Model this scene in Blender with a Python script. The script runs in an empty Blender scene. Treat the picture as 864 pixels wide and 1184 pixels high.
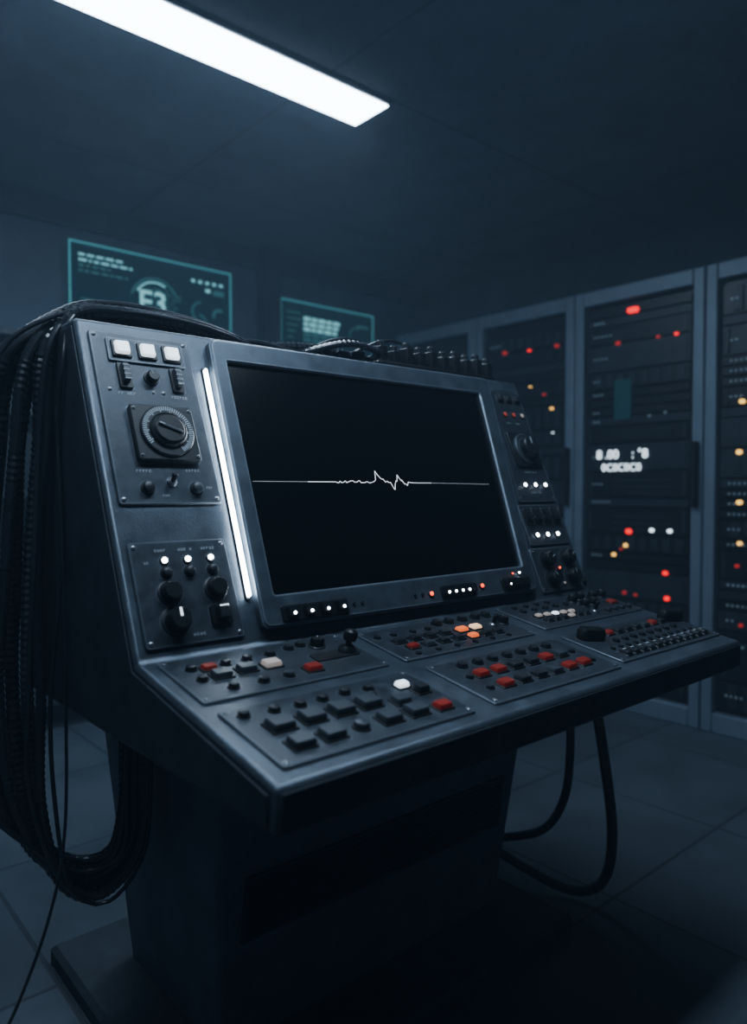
import bpy, math, random
from mathutils import Vector, Matrix
random.seed(7)
scene=bpy.context.scene
col=scene.collection

# ------------------------------------------------------------ materials
def mat(name,color,rough=.5,metal=0.,emit=None,es=0.,var=0.,nscale=30.,bump=0.,bscale=200.,spec=.5,rvar=0.,edge=None,scuff=None):
    m=bpy.data.materials.new(name); m.use_nodes=True
    nt=m.node_tree; b=nt.nodes['Principled BSDF']
    b.inputs['Base Color'].default_value=color
    b.inputs['Roughness'].default_value=rough
    b.inputs['Metallic'].default_value=metal
    b.inputs['Specular IOR Level'].default_value=spec
    if emit:
        b.inputs['Emission Color'].default_value=emit
        b.inputs['Emission Strength'].default_value=es
    tc=nt.nodes.new('ShaderNodeTexCoord'); csock=None
    if var>0 or rvar>0:
        n=nt.nodes.new('ShaderNodeTexNoise'); n.inputs['Scale'].default_value=nscale
        n.inputs['Detail'].default_value=6; n.inputs['Roughness'].default_value=.65
        nt.links.new(tc.outputs['Object'],n.inputs['Vector'])
        if var>0:
            r=nt.nodes.new('ShaderNodeValToRGB')
            r.color_ramp.elements[0].position=.3; r.color_ramp.elements[1].position=.72
            r.color_ramp.elements[0].color=tuple(c*(1-var) for c in color[:3])+(1,)
            r.color_ramp.elements[1].color=tuple(min(1,c*(1+var)) for c in color[:3])+(1,)
            nt.links.new(n.outputs['Fac'],r.inputs['Fac']); nt.links.new(r.outputs['Color'],b.inputs['Base Color']); csock=r.outputs['Color']
        if rvar>0:
            mr=nt.nodes.new('ShaderNodeMapRange')
            mr.inputs['To Min'].default_value=max(.05,rough-rvar); mr.inputs['To Max'].default_value=min(1,rough+rvar)
            mr.inputs['From Min'].default_value=.3; mr.inputs['From Max'].default_value=.7
            nt.links.new(n.outputs['Fac'],mr.inputs['Value']); nt.links.new(mr.outputs['Result'],b.inputs['Roughness'])
    if scuff and csock:
        # fine scuffs: thresholded stretched noise
        mp=nt.nodes.new('ShaderNodeMapping'); mp.inputs['Scale'].default_value=(14,90,60); mp.inputs['Rotation'].default_value=(.3,.2,.5)
        n3=nt.nodes.new('ShaderNodeTexNoise'); n3.inputs['Scale'].default_value=2.2; n3.inputs['Detail'].default_value=5; n3.inputs['Roughness'].default_value=.7
        nt.links.new(tc.outputs['Object'],mp.inputs['Vector']); nt.links.new(mp.outputs['Vector'],n3.inputs['Vector'])
        ms=nt.nodes.new('ShaderNodeMapRange'); ms.inputs['From Min'].default_value=.64; ms.inputs['From Max'].default_value=.78; ms.inputs['To Max'].default_value=.28
        nt.links.new(n3.outputs['Fac'],ms.inputs['Value'])
        mx=nt.nodes.new('ShaderNodeMix'); mx.data_type='RGBA'
        nt.links.new(ms.outputs['Result'],mx.inputs['Factor']); nt.links.new(csock,mx.inputs['A']); mx.inputs['B'].default_value=scuff
        nt.links.new(mx.outputs['Result'],b.inputs['Base Color']); csock=mx.outputs['Result']
    if edge and csock:
        # worn paint along the edges
        bv=nt.nodes.new('ShaderNodeBevel'); bv.samples=4; bv.inputs['Radius'].default_value=.006
        ge=nt.nodes.new('ShaderNodeNewGeometry'); dt=nt.nodes.new('ShaderNodeVectorMath'); dt.operation='DOT_PRODUCT'
        nt.links.new(bv.outputs['Normal'],dt.inputs[0]); nt.links.new(ge.outputs['Normal'],dt.inputs[1])
        mr=nt.nodes.new('ShaderNodeMapRange'); mr.inputs['From Min'].default_value=.995; mr.inputs['From Max'].default_value=.88
        mr.inputs['To Min'].default_value=0; mr.inputs['To Max'].default_value=.8
        nt.links.new(dt.outputs['Value'],mr.inputs['Value'])
        mx=nt.nodes.new('ShaderNodeMix'); mx.data_type='RGBA'
        nt.links.new(mr.outputs['Result'],mx.inputs['Factor']); nt.links.new(csock,mx.inputs['A']); mx.inputs['B'].default_value=edge
        nt.links.new(mx.outputs['Result'],b.inputs['Base Color'])
    if bump>0:
        n2=nt.nodes.new('ShaderNodeTexNoise'); n2.inputs['Scale'].default_value=bscale; n2.inputs['Detail'].default_value=3
        nt.links.new(tc.outputs['Object'],n2.inputs['Vector'])
        bp=nt.nodes.new('ShaderNodeBump'); bp.inputs['Strength'].default_value=bump; bp.inputs['Distance'].default_value=.002
        nt.links.new(n2.outputs['Fac'],bp.inputs['Height']); nt.links.new(bp.outputs['Normal'],b.inputs['Normal'])
    return m
def tiled(name,color,seam,w,h,mortar,rough,var=.15,bump=.5,rvar=.12,off=(0,0,0)):
    m=mat(name,color,rough); nt=m.node_tree; b=nt.nodes['Principled BSDF']
    tc=nt.nodes.new('ShaderNodeTexCoord'); mp=nt.nodes.new('ShaderNodeMapping'); mp.inputs['Location'].default_value=off
    br=nt.nodes.new('ShaderNodeTexBrick'); br.offset=0; br.inputs['Scale'].default_value=1
    br.inputs['Brick Width'].default_value=w; br.inputs['Row Height'].default_value=h; br.inputs['Mortar Size'].default_value=mortar
    br.inputs['Mortar Smooth'].default_value=.2
    br.inputs['Color1'].default_value=tuple(c*(1-var) for c in color[:3])+(1,)
    br.inputs['Color2'].default_value=tuple(c*(1+var) for c in color[:3])+(1,)
    br.inputs['Mortar'].default_value=seam
    nt.links.new(tc.outputs['Object'],mp.inputs['Vector']); nt.links.new(mp.outputs['Vector'],br.inputs['Vector'])
    n=nt.nodes.new('ShaderNodeTexNoise'); n.inputs['Scale'].default_value=4; n.inputs['Detail'].default_value=8; n.inputs['Roughness'].default_value=.7
    nt.links.new(tc.outputs['Object'],n.inputs['Vector'])
    mx=nt.nodes.new('ShaderNodeMix'); mx.data_type='RGBA'; mx.blend_type='MULTIPLY'; mx.inputs['Factor'].default_value=.7
    r=nt.nodes.new('ShaderNodeValToRGB'); r.color_ramp.elements[0].position=.3; r.color_ramp.elements[0].color=(.55,.55,.55,1)
    r.color_ramp.elements[1].position=.7; r.color_ramp.elements[1].color=(1.15,1.15,1.15,1)
    nt.links.new(n.outputs['Fac'],r.inputs['Fac'])
    nt.links.new(br.outputs['Color'],mx.inputs['A']); nt.links.new(r.outputs['Color'],mx.inputs['B'])
    nt.links.new(mx.outputs['Result'],b.inputs['Base Color'])
    mr=nt.nodes.new('ShaderNodeMapRange'); mr.inputs['To Min'].default_value=rough-rvar; mr.inputs['To Max'].default_value=rough+rvar
    nt.links.new(n.outputs['Fac'],mr.inputs['Value']); nt.links.new(mr.outputs['Result'],b.inputs['Roughness'])
    bp=nt.nodes.new('ShaderNodeBump'); bp.inputs['Strength'].default_value=bump; bp.inputs['Distance'].default_value=.004; bp.invert=True
    nt.links.new(br.outputs['Fac'],bp.inputs['Height']); nt.links.new(bp.outputs['Normal'],b.inputs['Normal'])
    return m

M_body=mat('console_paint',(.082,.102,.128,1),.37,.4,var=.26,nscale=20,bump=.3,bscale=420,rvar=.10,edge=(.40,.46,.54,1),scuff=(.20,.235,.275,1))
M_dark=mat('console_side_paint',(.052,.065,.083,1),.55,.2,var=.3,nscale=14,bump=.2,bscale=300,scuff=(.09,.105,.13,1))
M_ped=mat('pedestal_paint',(.13,.165,.205,1),.5,.15,var=.25,nscale=9,bump=.2,bscale=300,scuff=(.2,.23,.27,1))
M_plate=mat('plate_paint',(.052,.064,.080,1),.40,.36,var=.25,nscale=40,bump=.2,bscale=500,rvar=.1,edge=(.21,.245,.29,1),scuff=(.12,.14,.165,1))
M_black=mat('black_plastic',(.010,.012,.015,1),.4,var=.3,nscale=60)
M_btn=mat('button_grey',(.044,.054,.067,1),.40,var=.25,nscale=60,bump=.15,bscale=600)
M_btnD=mat('button_charcoal',(.019,.023,.029,1),.4,var=.25,nscale=60)
M_red=mat('button_red',(.24,.025,.016,1),.4,emit=(.8,.05,.02,1),es=.03,var=.2,nscale=50)
M_orange=mat('button_orange_lit',(.6,.16,.05,1),.4,emit=(1,.20,.06,1),es=.75)
M_warm=mat('button_warm_white_lit',(.7,.5,.35,1),.4,emit=(1,.62,.38,1),es=.9)
M_cream=mat('button_cream',(.40,.36,.33,1),.45,emit=(1,.85,.75,1),es=.16)
M_wlit=mat('button_white_lit',(.7,.78,.85,1),.4,emit=(.82,.92,1,1),es=1.1)
M_led=mat('led_white',(.8,.9,1,1),.3,emit=(.88,.95,1,1),es=10)
M_ledo=mat('led_orange',(.8,.15,.04,1),.3,emit=(1,.11,.04,1),es=2.2)
M_ledd=mat('led_dim_red',(.3,.06,.04,1),.4,emit=(.7,.1,.06,1),es=.25)
M_strip=mat('light_strip_tube',(.9,.95,1,1),.3,emit=(.8,.91,1,1),es=24)
M_steel=mat('screw_steel',(.28,.3,.33,1),.35,.8,var=.2,nscale=80)
M_label=mat('label_ink',(.42,.46,.50,1),.6)
M_glass=mat('screen_glass',(.0015,.002,.003,1),.22,spec=.3)
M_wave=mat('waveform_bright',(1,1,1,1),.5,emit=(.85,.93,1,1),es=1.2)
M_wave2=mat('waveform_dim',(.5,.5,.5,1),.5,emit=(.8,.88,1,1),es=.22)
M_rubber=mat('cable_rubber',(.020,.025,.033,1),.30,var=.3,nscale=50,bump=.1,spec=.7)
M_rack=mat('rack_frame_paint',(.175,.222,.280,1),.5,.2,var=.12,nscale=6)
M_rackin=mat('rack_unit_dark',(.009,.012,.017,1),.4,.2,var=.3,nscale=10)
M_rackin2=mat('rack_unit_grey',(.025,.033,.043,1),.45,.2,var=.3,nscale=10)
M_lr=mat('rack_led_red',(.8,.06,.03,1),.3,emit=(1,.035,.022,1),es=1.5)
M_lrd=mat('rack_led_red_dim',(.4,.05,.03,1),.3,emit=(1,.06,.04,1),es=.30)
M_ly=mat('rack_led_yellow',(.8,.6,.2,1),.3,emit=(1,.58,.14,1),es=1.5)
M_lw=mat('rack_led_white',(.8,.9,.9,1),.3,emit=(.8,.93,1,1),es=1.9)
M_lf=mat('rack_led_faint',(.2,.25,.3,1),.3,emit=(.5,.75,.9,1),es=.10)
M_lt=mat('rack_led_teal',(.02,.07,.08,1),.3,emit=(.2,.6,.68,1),es=.016)
M_txt=mat('display_text_white',(.8,.9,.9,1),.3,emit=(.8,.92,1,1),es=1.8)
M_holt=mat('holo_line_teal',(.05,.3,.3,1),.4,emit=(.20,.70,.76,1),es=.30)
M_holt2=mat('holo_mark_pale',(.2,.4,.4,1),.4,emit=(.38,.86,.94,1),es=.55)
M_holt3=mat('holo_mark_dim',(.03,.12,.12,1),.4,emit=(.15,.5,.55,1),es=.15)
M_lamp=mat('lamp_diffuser',(.9,.95,1,1),.5,emit=(.74,.87,1,1),es=8)
M_lampf=mat('lamp_housing',(.08,.1,.12,1),.5)
M_wall=mat('wall_paint',(.10,.135,.18,1),.8,var=.2,nscale=2.5,bump=.2,bscale=60)
M_trim=mat('wall_trim_paint',(.045,.06,.08,1),.7,var=.15,nscale=5)
M_ceil=tiled('ceiling_panels',(.085,.112,.145,1),(.060,.080,.104,1),1.8,1.2,.010,.75,var=.03,bump=.25,off=(.15,.27,0))
M_floor=tiled('floor_tiles',(.092,.114,.142,1),(.052,.065,.082,1),.62,.62,.006,.5,var=.08,off=(.1,.2,0))
M_cab=mat('cabinet_paint',(.025,.033,.043,1),.6,var=.2,nscale=5)

def glassmat():
    m=bpy.data.materials.new('holo_glass'); m.use_nodes=True; nt=m.node_tree
    for n in list(nt.nodes):
        if n.type!='OUTPUT_MATERIAL': nt.nodes.remove(n)
    o=[n for n in nt.nodes][0]
    t=nt.nodes.new('ShaderNodeBsdfTransparent'); t.inputs['Color'].default_value=(.5,.66,.70,1)
    e=nt.nodes.new('ShaderNodeEmission'); e.inputs['Color'].default_value=(.10,.36,.45,1); e.inputs['Strength'].default_value=.018
    a=nt.nodes.new('ShaderNodeAddShader')
    nt.links.new(t.outputs[0],a.inputs[0]); nt.links.new(e.outputs[0],a.inputs[1]); nt.links.new(a.outputs[0],o.inputs['Surface'])
    return m
M_hglass=glassmat()

# ------------------------------------------------------------ mesh builder
def empty(name,loc):
    e=bpy.data.objects.new(name,None); e.empty_display_size=.1; col.objects.link(e); e.location=loc; return e
def parent(o,p):
    if p is not None:
        o.parent=p; o.matrix_parent_inverse=Matrix.Translation(p.location).inverted()
class MB:
    def __init__(s,name,par=None): s.n=name; s.p=par; s.v=[]; s.f=[]; s.mi=[]; s.mats=[]
    def m(s,mt):
        if mt not in s.mats: s.mats.append(mt)
        return s.mats.index(mt)
    def add(s,vs,fs,mt,M=None):
        k=len(s.v); s.v+=[tuple((M@Vector(q)) if M is not None else Vector(q)) for q in vs]
        i=s.m(mt)
        for f in fs: s.f.append([k+a for a in f]); s.mi.append(i)
    def rings(s,rs,mt,M=None,cap0=True,cap1=True,topmat=None):
        n=len(rs[0]); vs=[q for r in rs for q in r]; fs=[]
        for j in range(len(rs)-1):
            for i in range(n):
                a=j*n+i; b=j*n+(i+1)%n; fs.append([a,b,b+n,a+n])
        if cap0: fs.append(list(range(n))[::-1])
        if cap1 and topmat is None: fs.append([(len(rs)-1)*n+i for i in range(n)])
        s.add(vs,fs,mt,M)
        if topmat is not None: s.add(rs[-1],[list(range(n))],topmat,M)
    def box(s,x0,x1,y0,y1,z0,z1,mt,M=None):
        s.rings([[(x0,y0,z0),(x1,y0,z0),(x1,y1,z0),(x0,y1,z0)],[(x0,y0,z1),(x1,y0,z1),(x1,y1,z1),(x0,y1,z1)]],mt,M)
    def rrect(s,cx,cy,w,h,r,levels,mt,M=None,rot=0,topmat=None,seg=3):
        rs=[]
        for ins,z in levels:
            ww=w/2-ins; hh=h/2-ins; rr=max(r-ins,.0003); ring=[]
            for (sx,sy,a0) in ((1,1,0),(-1,1,90),(-1,-1,180),(1,-1,270)):
                for k in range(seg+1):
                    a=math.radians(a0+90*k/seg)
                    x=sx*(ww-rr)+rr*math.cos(a); y=sy*(hh-rr)+rr*math.sin(a)
                    ca,sa=math.cos(rot),math.sin(rot)
                    ring.append((cx+x*ca-y*sa,cy+x*sa+y*ca,z))
            rs.append(ring)
        s.rings(rs,mt,M,topmat=topmat)
    def cyl(s,cx,cy,levels,mt,M=None,seg=24,topmat=None,knurl=0):
        rs=[]
        for k,(r,z) in enumerate(levels):
            rs.append([(cx+(r+(knurl if (i%2 and 0<k<len(levels)) else 0))*math.cos(2*math.pi*i/seg),cy+(r+(knurl if (i%2 and 0<k<len(levels)) else 0))*math.sin(2*math.pi*i/seg),z) for i in range(seg)])
        s.rings(rs,mt,M,topmat=topmat)
    def done(s,bevel=0,smooth=True):
        me=bpy.data.meshes.new(s.n); me.from_pydata(s.v,[],s.f)
        for mt in s.mats: me.materials.append(mt)
        for i,p in enumerate(me.polygons): p.material_index=s.mi[i]; p.use_smooth=smooth
        me.update()
        import bmesh
        bm=bmesh.new(); bm.from_mesh(me); bmesh.ops.recalc_face_normals(bm,faces=bm.faces); bm.to_mesh(me); bm.free()
        if smooth: me.set_sharp_from_angle(angle=math.radians(32))
        o=bpy.data.objects.new(s.n,me); col.objects.link(o); parent(o,s.p)
        if bevel:
            b=o.modifiers.new('bevel','BEVEL'); b.width=bevel; b.segments=2; b.limit_method='ANGLE'; b.angle_limit=math.radians(30)
        return o

def catmull(pts,step):
    P=[Vector(p) for p in pts]; P=[P[0]*2-P[1]]+P+[P[-1]*2-P[-2]]; out=[]
    for i in range(1,len(P)-2):
        a,b,c,d=P[i-1:i+3]; n=max(2,int((c-b).length/step))
        for k in range(n):
            t=k/n
            out.append(.5*((2*b)+(c-a)*t+(2*a-5*b+4*c-d)*t*t+(3*b-a-3*c+d)*t**3))
    out.append(P[-2]); return out
def tube(mb,pts,r,mt,step=.02,corr=0,seg=10):
    P=catmull(pts,step); rs=[]
    nrm=None
    for i,p in enumerate(P):
        t=(P[min(i+1,len(P)-1)]-P[max(i-1,0)]).normalized()
        if nrm is None: nrm=t.orthogonal().normalized()
        nrm=(nrm-t*nrm.dot(t)).normalized(); b=t.cross(nrm)
        rr=r*(1+corr*(1 if i%2 else -1))
        rs.append([tuple(p+nrm*rr*math.cos(2*math.pi*k/seg)+b*rr*math.sin(2*math.pi*k/seg)) for k in range(seg)])
    mb.rings(rs,mt)
def text(name,body,size,M,mt,par,align='LEFT',offset=0):
    c=bpy.data.curves.new(name,'FONT'); c.body=body; c.size=size; c.extrude=.001; c.align_x=align; c.offset=offset
    c.materials.append(mt); o=bpy.data.objects.new(name,c); col.objects.link(o)
    o.matrix_world=M
    if par is not None:
        o.parent=par; o.matrix_parent_inverse=Matrix.Translation(par.location).inverted()
    return o

# ------------------------------------------------------------ room
def slab(name,x0,x1,y0,y1,z0,z1,mt):
    b=MB(name); b.box(x0,x1,y0,y1,z0,z1,mt); return b.done(smooth=False)
XL,XR,YF,YB,ZC=-2.4,4.15,-2.6,4.0,2.6
slab('floor',XL-.1,XR+.1,YF-.1,YB+.1,-.1,0,M_floor)
slab('ceiling',XL-.1,XR+.1,YF-.1,YB+.1,ZC,ZC+.1,M_ceil)
slab('wall_back',XL-.1,XR+.1,YB,YB+.1,0,ZC,M_wall)
slab('wall_right',XR,XR+.1,YF,YB,0,ZC,M_wall)
slab('wall_left',XL-.1,XL,YF,YB,0,ZC,M_wall)
slab('wall_front',XL-.1,XR+.1,YF-.1,YF,0,ZC,M_wall)
slab('trim_1',2.50,2.62,3.90,4.0,0,ZC,M_trim)
slab('trim_2',.50,.62,3.92,4.0,0,ZC,M_trim)
slab('trim_3',.62,2.5,3.97,4.0,2.47,ZC,M_trim)
slab('trim_4',2.62,XR,3.97,4.0,2.47,ZC,M_trim)
slab('baseboard_back',XL,XR,3.975,4.0,0,.12,M_trim)

# ------------------------------------------------------------ ceiling lamps: the visible one plus an unseen added fill
def lamp(x0,x1,y0,y1,e):
    p=empty('ceiling_lamp',((x0+x1)/2,(y0+y1)/2,ZC))
    a=MB('housing',p); a.box(x0-.012,x1+.012,y0-.012,y1+.012,ZC-.012,ZC-.001,M_lampf); a.done(.003)
    a=MB('diffuser',p); a.box(x0,x1,y0,y1,ZC-.020,ZC-.0115,M_lamp); a.done(.003)
lamp(.0,1.945,2.15,2.35,1)
lamp(-.4,1.5,.60,.80,1)  # unseen fixture, added to light the console face and deck

# ------------------------------------------------------------ control console
cons=empty('control_console',(1.06,1.2,0))
prof=[(.683,.7055),(.683,.764),(1.063,.834),(1.311,1.398),(1.45,1.398),(1.60,1.05),(1.66,.69)]
b=MB('housing',cons)
b.rings([[(.45,y,z) for y,z in prof],[(1.67,y,z) for y,z in prof]],M_body); ho=b.done(.007)
b=MB('side_panels',cons)
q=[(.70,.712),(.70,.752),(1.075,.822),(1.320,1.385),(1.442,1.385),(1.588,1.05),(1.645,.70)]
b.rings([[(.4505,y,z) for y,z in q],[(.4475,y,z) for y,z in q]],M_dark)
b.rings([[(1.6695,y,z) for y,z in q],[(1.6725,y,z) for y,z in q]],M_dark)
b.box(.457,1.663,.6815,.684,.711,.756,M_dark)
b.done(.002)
b=MB('pedestal',cons)
b.rings([[(.66,1.20,.03),(1.46,1.20,.03),(1.46,1.60,.03),(.66,1.60,.03)],[(.61,1.11,.70),(1.50,1.11,.70),(1.50,1.67,.70),(.61,1.67,.70)]],M_ped)
b.done(.012)
b=MB('pedestal_vent',cons)
pn=Vector((0,1.11-1.20,.67)).normalized()
MP=Matrix(((1,0,0,0),(0,pn.y,-pn.z,1.20),(0,pn.z,pn.y,.03),(0,0,0,1)))
def ring_frame(mb,x0,x1,y0,y1,t,z0,z1,mt,M):
    mb.box(x0,x1,y0,y0+t,z0,z1,mt,M); mb.box(x0,x1,y1-t,y1,z0,z1,mt,M)
    mb.box(x0,x0+t,y0+t,y1-t,z0,z1,mt,M); mb.box(x1-t,x1,y0+t,y1-t,z0,z1,mt,M)
ring_frame(b,.69,1.43,.23,.36,.006,-.001,.006,M_dark,MP)
b.box(.696,1.424,.236,.354,-.001,.001,M_black,MP)
for i in range(7):
    y=.246+i*.0158
    b.rings([[(.698,y,.001),(1.422,y,.001),(1.422,y+.003,.001),(.698,y+.003,.001)],[(.698,y+.007,.006),(1.422,y+.007,.006),(1.422,y+.009,.006),(.698,y+.009,.006)]],M_dark,MP)
b.done()
b=MB('base_plate',cons)
b.rrect(1.045,1.395,1.03,.73,.01,[(0,0),(0,.03),(.012,.04)],M_dark)
b.done(.003)

e=Vector((0,.248,.564)).normalized(); fn=Vector((0,-e.z,e.y))
MF=Matrix(((1,0,0,.45),(0,e.y,fn.y,1.063),(0,e.z,fn.z,.834),(0,0,0,1)))
g=Vector((0,.38,.07)).normalized(); dn=Vector((0,-g.z,g.y))
MD=Matrix(((1,0,0,.45),(0,g.y,dn.y,.683),(0,g.z,dn.z,.764),(0,0,0,1)))

def screw(mb,x,y,M,z=0,r=.0038):
    mb.cyl(x,y,[(r,z),(r,z+.0014),(r*.6,z+.0022)],M_steel,M,12)
    mb.box(x-r*.7,x+r*.7,y-.0005,y+.0005,z+.0021,z+.0025,M_black,M)
def led(mb,x,y,M,z=0,r=.005,mt=M_led):
    mb.cyl(x,y,[(r*1.6,z),(r*1.6,z+.002),(r*1.3,z+.003)],M_black,M,16)
    mb.cyl(x,y,[(r,z+.003),(r,z+.005),(r*.6,z+.0065)],mt,M,16)
def knob(mb,x,y,M,z=0,r=.012,h=.018,ang=60,mark=True,mt=None):
    mt=mt or M_black
    mb.cyl(x,y,[(r*1.3,z),(r*1.3,z+.002),(r*1.2,z+.003)],M_btnD,M,24)
    mb.cyl(x,y,[(r,z+.003),(r*.98,z+h*.8),(r*.82,z+h)],mt,M,32,knurl=r*.06)
    if mark:
        a=math.radians(ang); Mr=M@Matrix.Translation((x,y,z+h))@Matrix.Rotation(a,4,'Z')
        mb.box(r*.2,r*.8,-r*.06,r*.06,-.0003,.0006,M_label,Mr)
def dome(mb,x,y,M,z=0,r=.008,h=.009,mt=None):
    mt=mt or M_btnD
    if M is MD: h*=.75
    mb.cyl(x,y,[(r*1.3,z),(r*1.3,z+.0018)],M_black,M,18)
    mb.cyl(x,y,[(r,z+.0018),(r,z+h*.6),(r*.85,z+h*.88),(r*.5,z+h)],mt,M,18)
def key(mb,x,y,M,z=0,w=.03,h=.026,t=.012,mt=None):
    mt=mt or M_btn
    if M is MD: t=.0035+t*.42; w*=.93; h*=.93
    mb.rrect(x,y,w+.006,h+.006,.003,[(0,z),(0,z+.0015),(.001,z+.0025)],M_black,M)
    mb.rrect(x,y,w,h,.004,[(0,z+.0025),(.0005,z+t*.7),(.0022,z+t)],mt,M)
def label(mb,x,y,M,z=0,w=.03,h=.004,n=6):
    cw=w/n
    for i in range(n):
        if random.random()<.12: continue
        x0=x-w/2+i*cw
        k=random.choice((0,1,2))
        mb.box(x0,x0+cw*.18,y-h/2,y+h/2,z,z+.0003,M_label,M)
        if k!=1: mb.box(x0,x0+cw*.65,y+h/2-h*.2,y+h/2,z,z+.0003,M_label,M)
        if k!=0: mb.box(x0,x0+cw*.65,y-h/2,y-h/2+h*.2,z,z+.0003,M_label,M)
        if k==1: mb.box(x0+cw*.48,x0+cw*.65,y-h/2,y+h/2,z,z+.0003,M_label,M)
def plate(mb,x0,x1,y0,y1,M,t=.005,r=.006,mt=None,screws=True):
    mb.rrect((x0+x1)/2,(y0+y1)/2,x1-x0,y1-y0,r,[(0,-.001),(0,t-.0015),(.0015,t)],mt or M_plate,M)
    if screws:
        for sx in (x0+.009,x1-.009):
            for sy in (y0+.009,y1-.009): screw(mb,sx,sy,M,t)
def toggle(mb,x,y,M,z=0,h=.03,ang=20):
    mb.cyl(x,y,[(.009,z),(.009,z+.003),(.006,z+.006)],M_steel,M,16)
    Mr=M@Matrix.Translation((x,y,z+.004))@Matrix.Rotation(math.radians(ang),4,'X')
    mb.cyl(0,0,[(.0035,0),(.0045,h*.6),(.0055,h*.9),(.004,h)],M_black,Mr,12)

# ---- left upper plate
b=MB('upper_left_instrument_plate',cons); t=.005
plate(b,.018,.205,.260,.592,MF)
b.rrect(.117,.555,.145,.048,.004,[(0,t),(0,t+.003),(.001,t+.004)],M_plate,MF)
for x in (.070,.117,.164):
    b.rrect(x,.556,.036,.034,.003,[(0,t+.004),(0,t+.007),(.001,t+.008)],M_black,MF)
    key(b,x,.556,MF,t+.005,.027,.025,.010,M_wlit)
for x in (.068,.166):
    b.rrect(x,.503,.024,.050,.003,[(0,t),(0,t+.004),(.001,t+.005)],M_black,MF)
    b.rrect(x,.506,.013,.036,.002,[(0,t+.004),(.001,t+.013),(.002,t+.015)],M_btn,MF)
    for k in range(4): b.box(x-.006,x+.006,.490+k*.009,.4915+k*.009,t+.0149,t+.0158,M_label,MF)
    label(b,x,.469,MF,t,.032,.0045,6)
    screw(b,x-.03,.475,MF,t,.0035)
knob(b,.117,.503,MF,t,.011,.016,120); screw(b,.117,.475,MF,t,.003)
b.rrect(.119,.390,.116,.106,.005,[(0,t),(0,t+.010),(.002,t+.012)],M_btnD,MF)
for sx in (.068,.170):
    for sy in (.345,.435): screw(b,sx,sy,MF,t+.012,.003)
z=t+.012; cx,cy=.121,.392
b.cyl(cx,cy,[(.049,z),(.049,z+.003),(.047,z+.005)],M_btnD,MF,48)
for k in range(52):
    a=math.radians(-60+k*5.4)
    Mr=MF@Matrix.Translation((cx,cy,z+.005))@Matrix.Rotation(a,4,'Z')
    L=.0385 if k%5 else .0355
    b.box(L,.0460,-.0010,.0010,-.0004,.0008,M_label,Mr)
b.cyl(cx,cy,[(.0335,z+.004),(.0330,z+.009),(.030,z+.012),(.0285,z+.0105)],M_btnD,MF,56,knurl=.001)
b.cyl(cx,cy,[(.0280,z+.008),(.0275,z+.013),(.025,z+.015)],M_black,MF,40)
Mr=MF@Matrix.Translation((cx,cy,z+.015))@Matrix.Rotation(math.radians(158),4,'Z')
b.rrect(0,0,.044,.0065,.003,[(0,-.002),(0,.002),(.0015,.0035)],M_btn,Mr)
b.box(.012,.0215,-.0012,.0012,.003,.0045,M_label,Mr)
label(b,.071,.321,MF,t,.028,.004,5); label(b,.161,.323,MF,t,.028,.004,5)
dome(b,.071,.289,MF,t,.010,.012); toggle(b,.116,.300,MF,t,.018,-25); dome(b,.160,.288,MF,t,.010,.012,M_btn)
label(b,.100,.276,MF,t,.018,.0035,4); label(b,.186,.290,MF,t,.012,.0035,3)
b.done()
# ---- left lower plate
b=MB('lower_left_instrument_plate',cons)
plate(b,.018,.192,.018,.194,MF)
for x in (.074,.115,.157):
    led(b,x,.160,MF,t,.0048); label(b,x,.178,MF,t,.026,.004,5); dome(b,x,.139,MF,t,.008,.010)
label(b,.042,.158,MF,t,.014,.004,3)
knob(b,.073,.105,MF,t,.016,.020,200,False); knob(b,.155,.105,MF,t,.016,.020,200,False)
knob(b,.074,.058,MF,t,.019,.026,95)
b.box(.072,.076,.060,.074,t+.0255,t+.0268,M_wlit,MF)
b.rrect(.154,.060,.038,.034,.004,[(0,t),(0,t+.005),(.001,t+.006)],M_black,MF)
b.rrect(.154,.062,.020,.026,.003,[(0,t+.006),(.001,t+.018),(.003,t+.020)],M_btnD,MF)
b.box(.146,.162,.070,.072,t+.0195,t+.0205,M_wlit,MF)
label(b,.112,.033,MF,t,.024,.004,4)
b.done()
# ---- light strip
b=MB('light_strip',cons)
Ms=MF@Matrix.Translation((.2235,.31,0))@Matrix.Rotation(math.radians(-2.0),4,'Z')
b.rrect(-.001,0,.010,.462,.004,[(0,-.001),(0,.003),(.001,.004)],M_btnD,Ms)
b.rrect(-.001,0,.0058,.452,.003,[(0,.003),(.0005,.011),(.002,.0125)],M_strip,Ms)
b.done()
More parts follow.
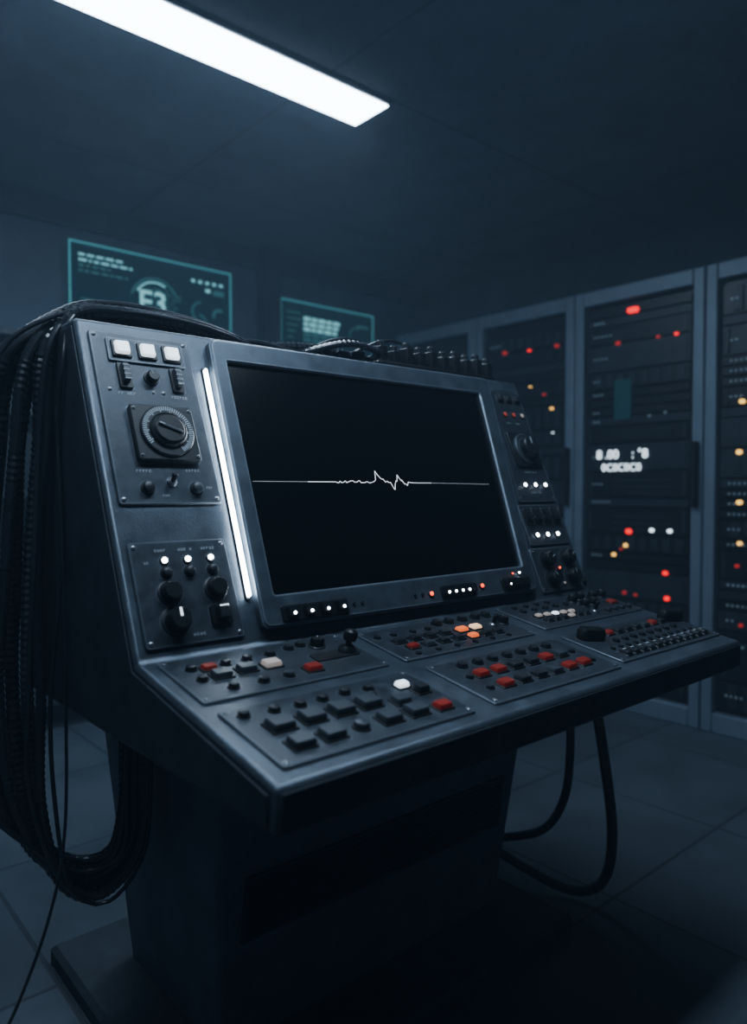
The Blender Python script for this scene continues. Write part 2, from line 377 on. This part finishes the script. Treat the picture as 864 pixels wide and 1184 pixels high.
# ---- bezel + screen
b=MB('screen_bezel',cons)
def quad(pts,z): return [(x,y,z) for x,y in pts]
def chamf(pts,c):
    out=[]; n=len(pts)
    for i in range(n):
        p=Vector(pts[i]); a=Vector(pts[i-1]); d=Vector(pts[(i+1)%n])
        ua=(a-p).normalized(); ud=(d-p).normalized()
        for t_ in (0,.33,.67,1):
            q1=p+ua*c; q2=p+ud*c
            out.append(tuple(q1*(1-t_)**2+p*2*t_*(1-t_)+q2*t_**2))
    return out
outer=[(.222,.022),(.985,.020),(1.075,.604),(.246,.600)]
inner=[(.2575,.080),(.953,.083),(1.018,.553),(.276,.552)]
O=chamf(outer,.016); I=chamf(inner,.006)
BZ=.020
def shrink(pts,s):
    c=Vector((sum(p[0] for p in pts)/len(pts),sum(p[1] for p in pts)/len(pts)))
    out=[]
    for p in pts:
        d=Vector(p)-c; out.append((c.x+d.x*(1-s/abs(d.x) if abs(d.x)>.05 else 1),c.y+d.y*(1-s/abs(d.y) if abs(d.y)>.05 else 1)))
    return out
b.rings([quad(O,-.001),quad(O,BZ-.004),quad(shrink(O,.004),BZ),quad(shrink(I,-.003),BZ),quad(I,BZ-.003),quad(I,.009)],M_body,MF,cap0=False,cap1=False)
b.done()
b=MB('screen',cons)
b.rings([quad(I,.0),quad(I,.010)],M_glass,MF); b.done(smooth=False)
def ribbon(mb,pts,w,z,mt,M):
    for i in range(len(pts)-1):
        a=Vector(pts[i]); c=Vector(pts[i+1]); d=(c-a)
        if d.length<1e-6: continue
        nn=Vector((-d.y,d.x)).normalized()*w/2
        r0=[(a.x-nn.x,a.y-nn.y,z),(c.x-nn.x,c.y-nn.y,z),(c.x+nn.x,c.y+nn.y,z),(a.x+nn.x,a.y+nn.y,z)]
        mb.rings([r0,[(p[0],p[1],z+.0006) for p in r0]],mt,M)
b=MB('waveform_trace',cons)
zz=.010
ribbon(b,[(.275,.301),(.40,.301)],.0008,zz,M_wave2,MF); ribbon(b,[(.745,.300),(.945,.298)],.0008,zz,M_wave2,MF)
ribbon(b,[(.40,.301),(.47,.301)],.0008,zz,M_wave,MF); ribbon(b,[(.69,.300),(.745,.300)],.0008,zz,M_wave,MF)
pts=[(.47,.301)]
x=.474
while x<.570:
    pts.append((x,.3015+random.uniform(-.0030,.0030))); x+=.0035
pts+=[(.574,.303),(.579,.306),(.5835,.3275),(.588,.318),(.592,.313),(.597,.308),(.601,.309),(.606,.301),(.611,.304),(.615,.300),(.620,.301),(.625,.286),(.6275,.284),(.632,.296),(.637,.305),(.640,.303),(.6455,.319),(.649,.312),(.653,.304),(.656,.307),(.660,.297),(.664,.298),(.668,.2935),(.673,.302),(.68,.3005),(.69,.300)]
ribbon(b,pts,.0009,zz,M_wave,MF); b.done(smooth=False)
b=MB('bezel_controls',cons)
for x0,x1,n in ((.262,.408,4),(.660,.765,5),(.858,.955,3)):
    b.rrect((x0+x1)/2,.043,x1-x0,.028,.003,[(0,BZ-.001),(0,BZ+.004),(.001,BZ+.005)],M_black,MF)
    for i in range(n):
        x=x0+(x1-x0)*(i+.5)/n
        b.rrect(x,.044,(x1-x0)/n*.62,.020,.002,[(0,BZ+.004),(.001,BZ+.013),(.002,BZ+.015)],M_black,MF)
        if x0<.8 and not(n==5 and i==4):
            b.cyl(x,.040,[(.0028,BZ+.0148),(.0028,BZ+.0165)],M_led,MF,12)
        elif n==3 and i==0: b.cyl(x,.040,[(.002,BZ+.0148),(.002,BZ+.016)],M_led,MF,12)
led(b,.630,.044,MF,BZ,.0045,M_ledo); led(b,.790,.047,MF,BZ,.0045,M_ledo)
for x in (.425,.445,.585,.606): b.cyl(x,.045,[(.0035,BZ),(.0035,BZ+.003)],M_btnD,MF,12)
led(b,.905,.066,MF,BZ,.0022,M_ledo); led(b,.93,.066,MF,BZ,.0022,M_led)
b.done()
# ---- right instrument column
b=MB('right_instrument_plate',cons)
pl=chamf([(1.048,.252),(1.205,.252),(1.205,.585),(1.085,.585)],.006)
b.rings([quad(pl,-.001),quad(pl,t)],M_plate,MF)
for x,y in ((1.095,.577),(1.197,.577),(1.058,.262),(1.197,.262)): screw(b,x,y,MF,t,.003)
for x in (1.115,1.150,1.185): key(b,x,.553,MF,t,.022,.018,.009,M_btnD)
for x,m_ in ((1.112,M_ledd),(1.148,M_ledd),(1.184,M_cream)): led(b,x,.505,MF,t,.006,m_)
for x in (1.12,1.16): label(b,x,.480,MF,t,.02,.004,4)
b.rrect(1.140,.400,.110,.100,.008,[(0,t),(0,t+.006),(.001,t+.007)],M_btnD,MF)
b.cyl(1.140,.400,[(.044,t+.007),(.044,t+.012),(.041,t+.014)],M_plate,MF,36)
b.cyl(1.140,.400,[(.030,t+.013),(.029,t+.030),(.025,t+.033)],M_btnD,MF,48,knurl=.001)
b.box(1.138,1.142,.405,.425,t+.0325,t+.034,M_label,MF)
label(b,1.14,.335,MF,t,.05,.004,8)
for x in (1.092,1.135,1.178): led(b,x,.298,MF,t,.005)
label(b,1.13,.277,MF,t,.05,.0035,8)
plate(b,1.035,1.198,.133,.243,MF,t,screws=False)
for x in (1.058,1.096,1.134,1.172):
    b.rrect(x,.210,.026,.040,.003,[(0,t),(0,t+.004),(.001,t+.005)],M_black,MF)
    b.rrect(x,.214,.013,.028,.002,[(0,t+.004),(.001,t+.020),(.003,t+.023)],M_btnD,MF)
for x in (1.070,1.113,1.156): led(b,x,.160,MF,t,.005)
plate(b,1.020,1.196,.012,.126,MF,t)
for x,y in ((1.070,.093),(1.155,.094),(1.070,.045),(1.150,.045)): knob(b,x,y,MF,t,.018,.024,random.uniform(0,360))
led(b,1.113,.070,MF,t,.003,M_ledo); led(b,1.112,.030,MF,t,.003,M_cream)
dome(b,1.205,.030,MF,0,.008,.010)
b.done()

# ---- deck panels
t=.004
b=MB('deck_panel_keys_rear_row',cons)
plate(b,.025,.370,.220,.373,MD,t); 
key(b,.087,.322,MD,t,.026,.018,.010,M_red)
key(b,.092,.292,MD,t,.032,.024,.014,M_btn); key(b,.137,.296,MD,t,.032,.024,.014,M_btn); key(b,.182,.295,MD,t,.032,.024,.014,M_cream)
key(b,.234,.255,MD,t,.030,.022,.013,M_red)
for x,y,m_ in ((.089,.250,M_btnD),(.140,.250,M_btnD),(.187,.252,M_btn),(.120,.330,M_btnD),(.160,.333,M_btnD),(.205,.335,M_btnD),(.248,.345,M_btnD),(.275,.350,M_btnD),(.060,.290,M_btnD),(.062,.330,M_btnD)):
    dome(b,x,y,MD,t,.008,.010,m_)
knob(b,.300,.335,MD,t,.012,.016)
b.rrect(.305,.290,.09,.03,.004,[(0,t),(0,t+.002)],M_black,MD)
b.cyl(.335,.295,[(.017,t),(.015,t+.006),(.010,t+.012)],M_black,MD)
Mj=MD@Matrix.Translation((.335,.295,t+.004))@Matrix.Rotation(math.radians(8),4,'Y')
b.cyl(0,0,[(.005,0),(.005,.014),(.011,.017),(.0125,.026),(.0115,.032),(.007,.036)],M_black,Mj,20)
# C
plate(b,.405,.768,.220,.361,MD,t)
for i,x in enumerate((.455,.495,.535,.575)):
    key(b,x,.293,MD,t,.026,.018,.010,M_btnD); key(b,x+.006,.262,MD,t,.024,.017,.010,(M_red,M_btn,M_btnD,M_btnD)[i])
key(b,.622,.292,MD,t,.028,.019,.010,M_orange); key(b,.662,.292,MD,t,.028,.019,.010,M_warm)
for i,x in enumerate((.618,.655,.690)): key(b,x,.258,MD,t,.024,.017,.010,(M_orange,M_btnD,M_btnD)[i])
for x in (.60,.635,.675,.715,.748): dome(b,x,.340,MD,t,.010,.014,M_btnD)
for x in (.43,.47,.52,.56): dome(b,x,.325,MD,t,.006,.007,M_btnD)
toggle(b,.715,.290,MD,t,.022,15); knob(b,.748,.292,MD,t,.011,.016)
for x in (.45,.50,.55,.60,.65,.70): dome(b,x,.236,MD,t,.005,.006,M_btnD)
# E
plate(b,.812,1.205,.229,.371,MD,t)
for i in range(5):
    key(b,.868+i*.028,.290-i*.002,MD,t,.020,.014,.008,M_cream if i!=2 else M_wlit)
for i in range(6): key(b,.868+i*.028,.262,MD,t,.020,.014,.008,M_btnD if i!=3 else M_cream)
for i in range(5): dome(b,.86+i*.04,.325,MD,t,.007,.009,M_btnD)
for i in range(4): dome(b,.86+i*.04,.350,MD,t,.006,.008,M_btnD)
for x,y in ((1.06,.335),(1.10,.340),(1.145,.335),(1.185,.335),(1.06,.300),(1.10,.303)): knob(b,x,y,MD,t,.011,.016)
toggle(b,1.045,.262,MD,t,.024,10); key(b,1.165,.292,MD,t,.03,.02,.01,M_red)
for x in (1.09,1.12,1.15,1.18): dome(b,x,.255,MD,t,.007,.010,M_btn)
b.done()
b=MB('deck_panel_keys_front_row',cons)
plate(b,.028,.370,.028,.190,MD,t)
for x in (.081,.132,.183,.232): key(b,x,.117,MD,t,.038,.031,.018,M_btn)
for x in (.079,.128,.228,.279): key(b,x,.066,MD,t,.036,.029,.017,M_btn)
key(b,.283,.102,MD,t,.030,.024,.014,M_btn)
key(b,.328,.060,MD,t,.030,.022,.013,M_red); key(b,.322,.142,MD,t,.024,.018,.012,M_wlit); key(b,.338,.116,MD,t,.026,.022,.020,M_btnD)
dome(b,.178,.066,MD,t,.011,.013,M_btn)
for x,y in ((.055,.165),(.100,.160),(.142,.158),(.182,.160),(.225,.163),(.268,.158),(.255,.135)): dome(b,x,y,MD,t,.008,.010,M_btnD)
# D
plate(b,.416,.777,.030,.187,MD,t)
for i,x in enumerate((.482,.527,.572,.617,.661,.705)):
    key(b,x,.119,MD,t,.030,.022,.013,(M_red,M_red,M_btnD,M_btnD,M_red,M_btn)[i])
    key(b,x+.008,.073,MD,t,.030,.022,.013,(M_red,M_btnD,M_btnD,M_btn,M_red,M_red)[i])
for x in (.480,.520,.560,.600,.640,.680,.718): dome(b,x,.160,MD,t,.009,.011,M_btnD)
for x in (.455,.745): 
    for y in (.075,.12): dome(b,x,y,MD,t,.006,.008,M_btnD)
# F
plate(b,.803,1.210,.042,.188,MD,t)
b.rrect(.855,.150,.060,.034,.015,[(0,t),(0,t+.016),(.004,t+.023),(.010,t+.025)],M_black,MD,rot=-.4,seg=6)
for i in range(7):
    key(b,.925+i*.036,.152,MD,t,.024,.019,.011,(M_red,M_btnD,M_btnD,M_btnD,M_btn,M_red,M_btnD)[i])
for i in range(8): dome(b,.90+i*.034,.118,MD,t,.007,.009,M_btnD)
for i in range(12):
    key(b,.848+i*.029,.066,MD,t,.019,.024,.012,M_btnD if i not in (3,8) else M_btn)
    b.box(.848+i*.029-.005,.848+i*.029+.005,.069,.0715,t+.0082,t+.0092,M_label,MD)
    dome(b,.848+i*.029,.094,MD,t,.005,.006,M_btnD)
b.rrect(1.185,.152,.060,.034,.015,[(0,t),(0,t+.016),(.004,t+.023),(.010,t+.025)],M_black,MD,rot=-.4,seg=6)
b.done()

# ---- connectors on top
b=MB('top_connector_bank',cons)
b.rrect(1.40,1.375,.44,.08,.006,[(0,1.397),(0,1.408),(.003,1.412)],M_black)
for i in range(10):
    x=1.205+i*.044; hh=(.036,.028,.040,.034,.042,.034,.040,.036,.042,.036)[i]
    b.rrect(x,1.362,.024,.034,.004,[(0,1.408),(0,1.412+hh),(.002,1.414+hh)],M_black)
    b.cyl(x,1.362,[(.010,1.413+hh),(.010,1.425+hh),(.007,1.429+hh)],M_btnD,None,14)
    b.rrect(x+.006,1.402,.020,.020,.003,[(0,1.408),(0,1.430),(.002,1.432)],M_btnD)
for i in range(3):
    b.rrect(1.04+i*.05,1.38,.034,.04,.004,[(0,1.397),(0,1.414+.006*i),(.003,1.418+.006*i)],M_btnD)
b.done()

# ---- cables (parts of the console loom)
cab=MB('cable_loom',cons)
base=[(.90,1.41,1.378),(.82,1.40,1.408),(.70,1.40,1.430),(.56,1.41,1.436),(.475,1.43,1.418),(.425,1.46,1.335),(.410,1.495,1.18),(.400,1.515,.95),(.395,1.515,.72),(.405,1.505,.52),(.45,1.485,.36),(.52,1.45,.315),(.575,1.40,.40),(.585,1.385,.55),(.585,1.385,.72)]
spr=[.3,.5,.6,.7,.8,.95,1.1,1.25,1.15,.9,.7,.55,.5,.45,.45]
strands=((.0,.0,0,.0115,.10),(-.028,.02,.008,.0115,.10),(.012,-.045,-.004,.0115,.10),(-.022,-.035,.014,.010,.10),(-.05,-.01,.002,.010,.10),(.016,.045,-.006,.0105,.10),(-.01,.065,.012,.008,0),(-.060,.045,.016,.006,0),(.020,-.075,.006,.009,.10),(-.038,.07,.010,.008,.10),(.0,-.1,.0,.005,0),(-.075,.0,.02,.007,.10),(-.07,-.05,.006,.0045,0),(.025,-.12,.004,.004,0))
for k,(ox,oy,oz,r,corr) in enumerate(strands):
    pts=[]
    for i,(x,y,z) in enumerate(base):
        s=spr[i]; jx=random.uniform(-.007,.007); jy=random.uniform(-.014,.014)
        if i<=4: pts.append((x,y+oy*s*.6+jy, z+ oz*s*.8-.10*ox))
        elif i<10: pts.append((min(x+ox*s+jx,.445-r-.002),y+oy*s+jy,z+jy))
        else: pts.append((min(x+ox*s*.8+jx,.592),y+oy*s,z-ox*s*(1 if i in(10,11) else 0)+ (oz if i in (10,11) else 0)))
    tube(cab,pts,r,M_rubber,step=.0066 if corr else .02,corr=corr)
tube(cab,[(.44,1.38,1.25),(.435,1.34,1.0),(.434,1.33,.75),(.43,1.33,.5),(.40,1.32,.36),(.33,1.28,.24),(.24,1.22,.16),(.15,1.15,.08),(.05,1.1,.006)],.0028,M_rubber)
tube(cab,[(.80,1.44,1.39),(.90,1.40,1.415),(1.02,1.38,1.425),(1.12,1.38,1.42),(1.22,1.37,1.408)],.010,M_rubber,step=.006,corr=.12)
tube(cab,[(.93,1.44,1.39),(1.00,1.37,1.415),(1.09,1.35,1.44),(1.18,1.35,1.435),(1.23,1.36,1.41)],.008,M_rubber,step=.006,corr=.12)
tube(cab,[(.86,1.42,1.395),(1.0,1.40,1.415),(1.16,1.39,1.41),(1.30,1.42,1.40)],.007,M_rubber)
tube(cab,[(1.10,1.42,1.39),(1.16,1.41,1.435),(1.25,1.40,1.474),(1.33,1.40,1.472),(1.38,1.39,1.43)],.004,M_rubber)
tube(cab,[(.98,1.42,1.39),(1.05,1.40,1.44),(1.13,1.39,1.462),(1.20,1.385,1.445),(1.24,1.38,1.41)],.0045,M_rubber)
tube(cab,[(.75,1.43,1.39),(.85,1.39,1.42),(.95,1.38,1.41),(1.1,1.37,1.405)],.006,M_rubber)
tube(cab,[(1.60,1.03,.71),(1.603,1.01,.60),(1.61,.985,.45),(1.63,.97,.26),(1.66,1.0,.12),(1.675,1.06,.045),(1.655,1.13,.03),(1.60,1.22,.07),(1.54,1.30,.12),(1.46,1.36,.14)],.013,M_rubber,step=.02)
tube(cab,[(1.575,1.08,.71),(1.59,1.07,.55),(1.595,1.07,.42),(1.60,1.09,.30),(1.60,1.15,.20),(1.57,1.25,.15),(1.52,1.33,.14),(1.45,1.38,.14)],.011,M_rubber,step=.02)
cab.done()

# ------------------------------------------------------------ server racks
def rack(y0,y1,seed):
    rnd=random.Random(seed)
    p=empty('server_rack',(3.7,(y0+y1)/2,0))
    y0+=.003; y1-=.003; X0=3.30; X1=4.08; H=2.10
    a=MB('cabinet',p)
    a.box(X0+.06,X1,y0,y1,.0,H,M_rack); a.done(.006)
    a=MB('door_frame',p)
    f=.052
    a.box(X0,X0+.06,y0,y0+f,.0,H,M_rack); a.box(X0,X0+.06,y1-f,y1,.0,H,M_rack)
    a.box(X0,X0+.06,y0+f,y1-f,H-.075,H,M_rack); a.box(X0,X0+.06,y0+f,y1-f,0,.09,M_rack)
    a.done(.006)
    a=MB('rack_units',p)
    a.box(X0+.045,X0+.062,y0+f,y1-f,.09,H-.075,M_rackin)
    z=.11
    while z<H-.12:
        h=rnd.choice((.045,.045,.09,.135))
        if z+h>H-.09: break
        m_=rnd.choice((M_rackin,M_rackin,M_rackin2))
        a.box(X0+.026-rnd.choice((0,.006)),X0+.046,y0+f+.015,y1-f-.015,z+.004,z+h-.004,m_)
        kind=rnd.random()
        if h>.06 and kind<.5:
            for k in range(8):
                yy=y0+f+.04+k*(y1-y0-2*f-.08)/8
                a.box(X0+.017,X0+.03,yy,yy+.04,z+.015,z+h-.015,M_rackin2)
        elif h>.06:
            a.box(X0+.016,X0+.03,y0+f+.03,y0+f+.045,z+.015,z+h-.015,M_rackin2)
            a.box(X0+.016,X0+.03,y1-f-.045,y1-f-.03,z+.015,z+h-.015,M_rackin2)
            for k in range(3): a.box(X0+.018,X0+.03,y0+f+.10,y1-f-.16,z+.02+k*(h-.04)/3,z+.028+k*(h-.04)/3,M_rackin2)
        if rnd.random()<.55:
            for k in range(rnd.randint(2,5)):
                yy=y1-f-.06-k*.022
                a.box(X0+.014,X0+.03,yy,yy+.008,z+h/2-.004,z+h/2+.004,M_lf)
        z+=h
    a.done()
    a=MB('door_handle',p)
    a.rrect(y0+.026,1.165,.026,.30,.01,[(0,0),(0,.03),(.006,.038)],M_black,Matrix(((0,0,-1,X0),(1,0,0,0),(0,1,0,0),(0,0,0,1))))
    a.done()
    return p
MR=Matrix(((0,0,-1,3.316),(-1,0,0,0),(0,1,0,0),(0,0,0,1)))
def rled(mb,y,z,mt,w=.016,h=None):
    h=h or w
    mb.rrect(-y,z,w,h,min(w,h)*.45,[(0,-.010),(0,.002),(.002,.004)],mt,MR)
racks=[]
edges=[.17,.85,1.53,2.21,2.89,3.57]
for i in range(5): racks.append(rack(edges[i],edges[i+1],11+i))
a=MB('status_lights',racks[2])
rled(a,1.89,1.97,M_lr,.062,.028)
for y,z,m_,w in ((1.76,1.82,M_lrd,.018),(1.67,1.82,M_lr,.018),(1.97,1.82,M_lrd,.026),(1.90,.89,M_lr,.034),(1.78,.90,M_lw,.022),(1.69,.90,M_lw,.022),(1.98,.77,M_ly,.022),(1.915,.82,M_ly,.024),(1.71,.70,M_lr,.026),(1.70,.58,M_lr,.028),(1.92,.585,M_lrd,.022),(1.86,.58,M_lrd,.018),(1.94,.80,M_lrd,.016),(1.80,1.45,M_lf,.014),(1.72,1.46,M_lf,.014)):
    rled(a,y,z,m_,w,w*.8)
a.rrect(-1.94,1.54,.09,.20,.004,[(0,-.010),(0,.003)],M_lt,MR)
for k in range(6): rled(a,1.97-.012*k,1.50+.018*k,M_lt,.03,.006)
a.done()
text('display_digits','8 .00    : °8',.062,MR@Matrix.Translation((-2.08,1.250,.004)),M_txt,racks[2])
text('display_digits_small','0C0C0C0',.052,MR@Matrix.Translation((-2.05,1.188,.004)),M_txt,racks[2])
a=MB('status_lights',racks[3])
for y,z,m_,w in ((2.68,1.87,M_lrd,.03),(2.51,1.86,M_lr,.018),(2.33,1.86,M_lrd,.026),(2.41,1.61,M_lrd,.018),(2.36,1.53,M_ly,.018),(2.5,1.66,M_ly,.012),(2.35,1.40,M_lw,.010),(2.4,.7,M_ly,.02)):
    rled(a,y,z,m_,w,w*.7)
a.done()
a=MB('status_lights',racks[1])
for y,z,m_,w in ((1.37,1.48,M_ly,.024),(1.378,1.26,M_ly,.026),(1.375,1.04,M_ly,.024),(1.37,.86,M_ly,.022),(1.38,.76,M_lrd,.02),(1.2,1.8,M_lr,.03),(1.1,1.3,M_ly,.02),(1.15,.8,M_lr,.024),(1.36,.50,M_lrd,.02),(1.0,1.55,M_lw,.02)):
    rled(a,y,z,m_,w,w*.8)
a.done()
for j in (0,4):
    a=MB('status_lights',racks[j])
    for k in range(6): rled(a,edges[j]+.12+random.random()*.42,.3+random.random()*1.6,random.choice((M_lr,M_ly,M_lrd)),.018)
    a.done()

# ------------------------------------------------------------ glass display panels on the back wall
def holo(x0,x1,z0,z1,kind):
    p=empty('glass_display',((x0+x1)/2,3.93,(z0+z1)/2))
    a=MB('glass_pane',p); a.box(x0,x1,3.926,3.932,z0,z1,M_hglass); a.done(smooth=False)
    a=MB('wall_brackets',p)
    for x in (x0+.12,x1-.12):
        for z in (z0+.1,z1-.1): a.box(x-.012,x+.012,3.932,4.0,z-.012,z+.012,M_trim)
    a.done()
    a=MB('glass_markings',p); y1=3.9255; y0=y1-.003; w=.009
    def r(xa,xb,za,zb,m_): a.box(xa,xb,y0,y1,za,zb,m_)
    r(x0,x1,z1-w,z1,M_holt); r(x0,x1,z0,z0+w,M_holt); r(x0,x0+w,z0+w,z1-w,M_holt); r(x1-w,x1,z0+w,z1-w,M_holt)
    MH=Matrix(((1,0,0,0),(0,0,-1,y1),(0,1,0,0),(0,0,0,1)))
    def arc(cx,cz,ra,rb,a0,a1,m_):
        n=max(3,int((a1-a0)/8))
        for k in range(n):
            t0=math.radians(a0+(a1-a0)*k/n); t1=math.radians(a0+(a1-a0)*(k+1)/n)
            q=[(cx+ra*math.cos(t0),cz+ra*math.sin(t0)),(cx+rb*math.cos(t0),cz+rb*math.sin(t0)),(cx+rb*math.cos(t1),cz+rb*math.sin(t1)),(cx+ra*math.cos(t1),cz+ra*math.sin(t1))]
            a.rings([[(u,v,0) for u,v in q],[(u,v,.003) for u,v in q]],m_,MH)
    rnd=random.Random(5+kind)
    if kind==0:
        for k,ww in enumerate((.22,.30,.18,.26)):
            x=x0+.05
            while x<x0+.05+ww:
                l=rnd.uniform(.012,.045); r(x,x+l,z1-.071-k*.028,z1-.06-k*.028,M_holt2 if k<2 else M_holt3); x+=l+.012
        cx,cz=x0+.47,z1-.26
        arc(cx,cz,.135,.145,25,165,M_holt3); arc(cx,cz,.115,.124,60,150,M_holt2); arc(cx,cz,.135,.145,185,340,M_holt3)
        for k in range(9):
            xx=cx-.10+rnd.uniform(0,.03)
            while xx<cx+.12:
                l=rnd.uniform(.015,.06); r(xx,xx+l,cz+.080-.022*k,cz+.087-.022*k,M_holt3); xx+=l+.016
        for k in range(5): r(x1-.26+k*.045,x1-.238+k*.045,z1-.095,z1-.078,M_holt2)
        r(x1-.17,x1-.14,z1-.14,z1-.12,M_holt2); r(x1-.12,x1-.05,z1-.15,z1-.12,M_holt3)
        arc(x1-.20,z1-.26,.05,.060,90,250,M_holt3); arc(x1-.22,z1-.33,.05,.060,-90,80,M_holt3); arc(x1-.08,z1-.27,.03,.045,60,200,M_holt3)
        for k in range(4): r(x0+.06,x0+.06+rnd.uniform(.08,.2),z1-.30-.045*k,z1-.292-.045*k,M_holt3)
        for k in range(4): r(x0+.3,x0+.3+rnd.uniform(.2,.4),z0+.05+.03*k,z0+.060+.03*k,M_holt3)
        text('glass_text','E3',.17,MH@Matrix.Translation((cx-.10,cz-.05,.003)),M_holt2,p,offset=.003)
    else:
        arc(x0+.62,z1-.16,.05,.058,60,260,M_holt3)
        for k in range(5): r(x0+.05,x0+.05+rnd.uniform(.05,.12),z1-.08-.04*k,z1-.072-.04*k,M_holt3)
        for k in range(5):
            xx=x0+.18
            while xx<x0+.46:
                l=rnd.uniform(.02,.07); r(xx,xx+l,z1-.115-.034*k,z1-.092-.034*k,M_holt2 if k<3 else M_holt3); xx+=l+.012
        r(x1-.15,x1-.05,z1-.10,z1-.085,M_holt3)
    a.done(smooth=False)
holo(1.325,2.276,1.78,2.39,0)
holo(2.63,3.41,1.86,2.31,1)

# ------------------------------------------------------------ equipment shelving at back left
p=empty('equipment_shelf',(.2,3.7,0))
a=MB('shelf_frame',p)
for x in (-1.2,-.35,.46,1.27):
    for y in (3.42,3.88): a.box(x,x+.04,y,y+.04,0,1.80,M_rack)
for z in (.12,.60,1.06,1.42,1.76): a.box(-1.2,1.31,3.42,3.92,z,z+.03,M_cab)
a.done(.003)
a=MB('stored_equipment',p); rnd=random.Random(3)
for z in (.15,.63,1.09,1.45):
    x=-1.12
    while x<1.0:
        w=rnd.uniform(.18,.36); h=rnd.uniform(.12,.28 if z>1 else .4)
        a.rrect(x+w/2,3.67,w-.02,.4,.01,[(0,z),(0,z+h-.01),(.01,z+h)],rnd.choice((M_cab,M_rackin2,M_trim)))
        a.box(x+.03,x+.05,3.462,3.47,z+.04,z+.05,rnd.choice((M_lw,M_cab,M_cab)))
        x+=w+rnd.uniform(.01,.08)
a.done()

# ------------------------------------------------------------ lights
def area(name,loc,rot,sx,sy,power,color):
    l=bpy.data.lights.new(name,'AREA'); l.shape='RECTANGLE'; l.size=sx; l.size_y=sy; l.energy=power; l.color=color
    o=bpy.data.objects.new(name,l); o.location=loc; o.rotation_euler=rot; col.objects.link(o); return o
area('added_ceiling_fill',(.97,2.25,2.575),(0,0,0),1.9,.2,19,(.70,.85,1))
area('added_ceiling_fill',(.55,.70,2.575),(0,0,0),1.9,.2,23,(.70,.85,1))  # added fill over the console, paired with the unseen fixture
w=bpy.data.worlds.new('room_air_fill_glow'); scene.world=w; w.use_nodes=True
nt=w.node_tree
nt.nodes['Background'].inputs['Color'].default_value=(.02,.03,.045,1)
nt.nodes['Background'].inputs['Strength'].default_value=.5
# thin haze in the room air; its emission is added ambient light
v=nt.nodes.new('ShaderNodeVolumePrincipled')
v.inputs['Color'].default_value=(.6,.78,1,1); v.inputs['Density'].default_value=.020; v.inputs['Anisotropy'].default_value=.3
v.inputs['Emission Color'].default_value=(.42,.67,1,1); v.inputs['Emission Strength'].default_value=.0033
nt.links.new(v.outputs[0],nt.nodes['World Output'].inputs['Volume'])
try: scene.view_settings.look='AgX - Medium High Contrast'
except Exception: pass

# ------------------------------------------------------------ camera
cd=bpy.data.cameras.new('camera'); co=bpy.data.objects.new('camera',cd); col.objects.link(co)
yaw=math.radians(41); pt=math.atan(27/849)
fwd=Vector((math.sin(yaw)*math.cos(pt),math.cos(yaw)*math.cos(pt),-math.sin(pt)))
co.location=(0,0,1.1); co.rotation_euler=fwd.to_track_quat('-Z','Y').to_euler()
cd.sensor_fit='VERTICAL'; cd.sensor_height=36; cd.lens=849/1184*36
cd.clip_start=.02
cd.dof.use_dof=True; cd.dof.focus_distance=1.45; cd.dof.aperture_fstop=2.0
scene.camera=co
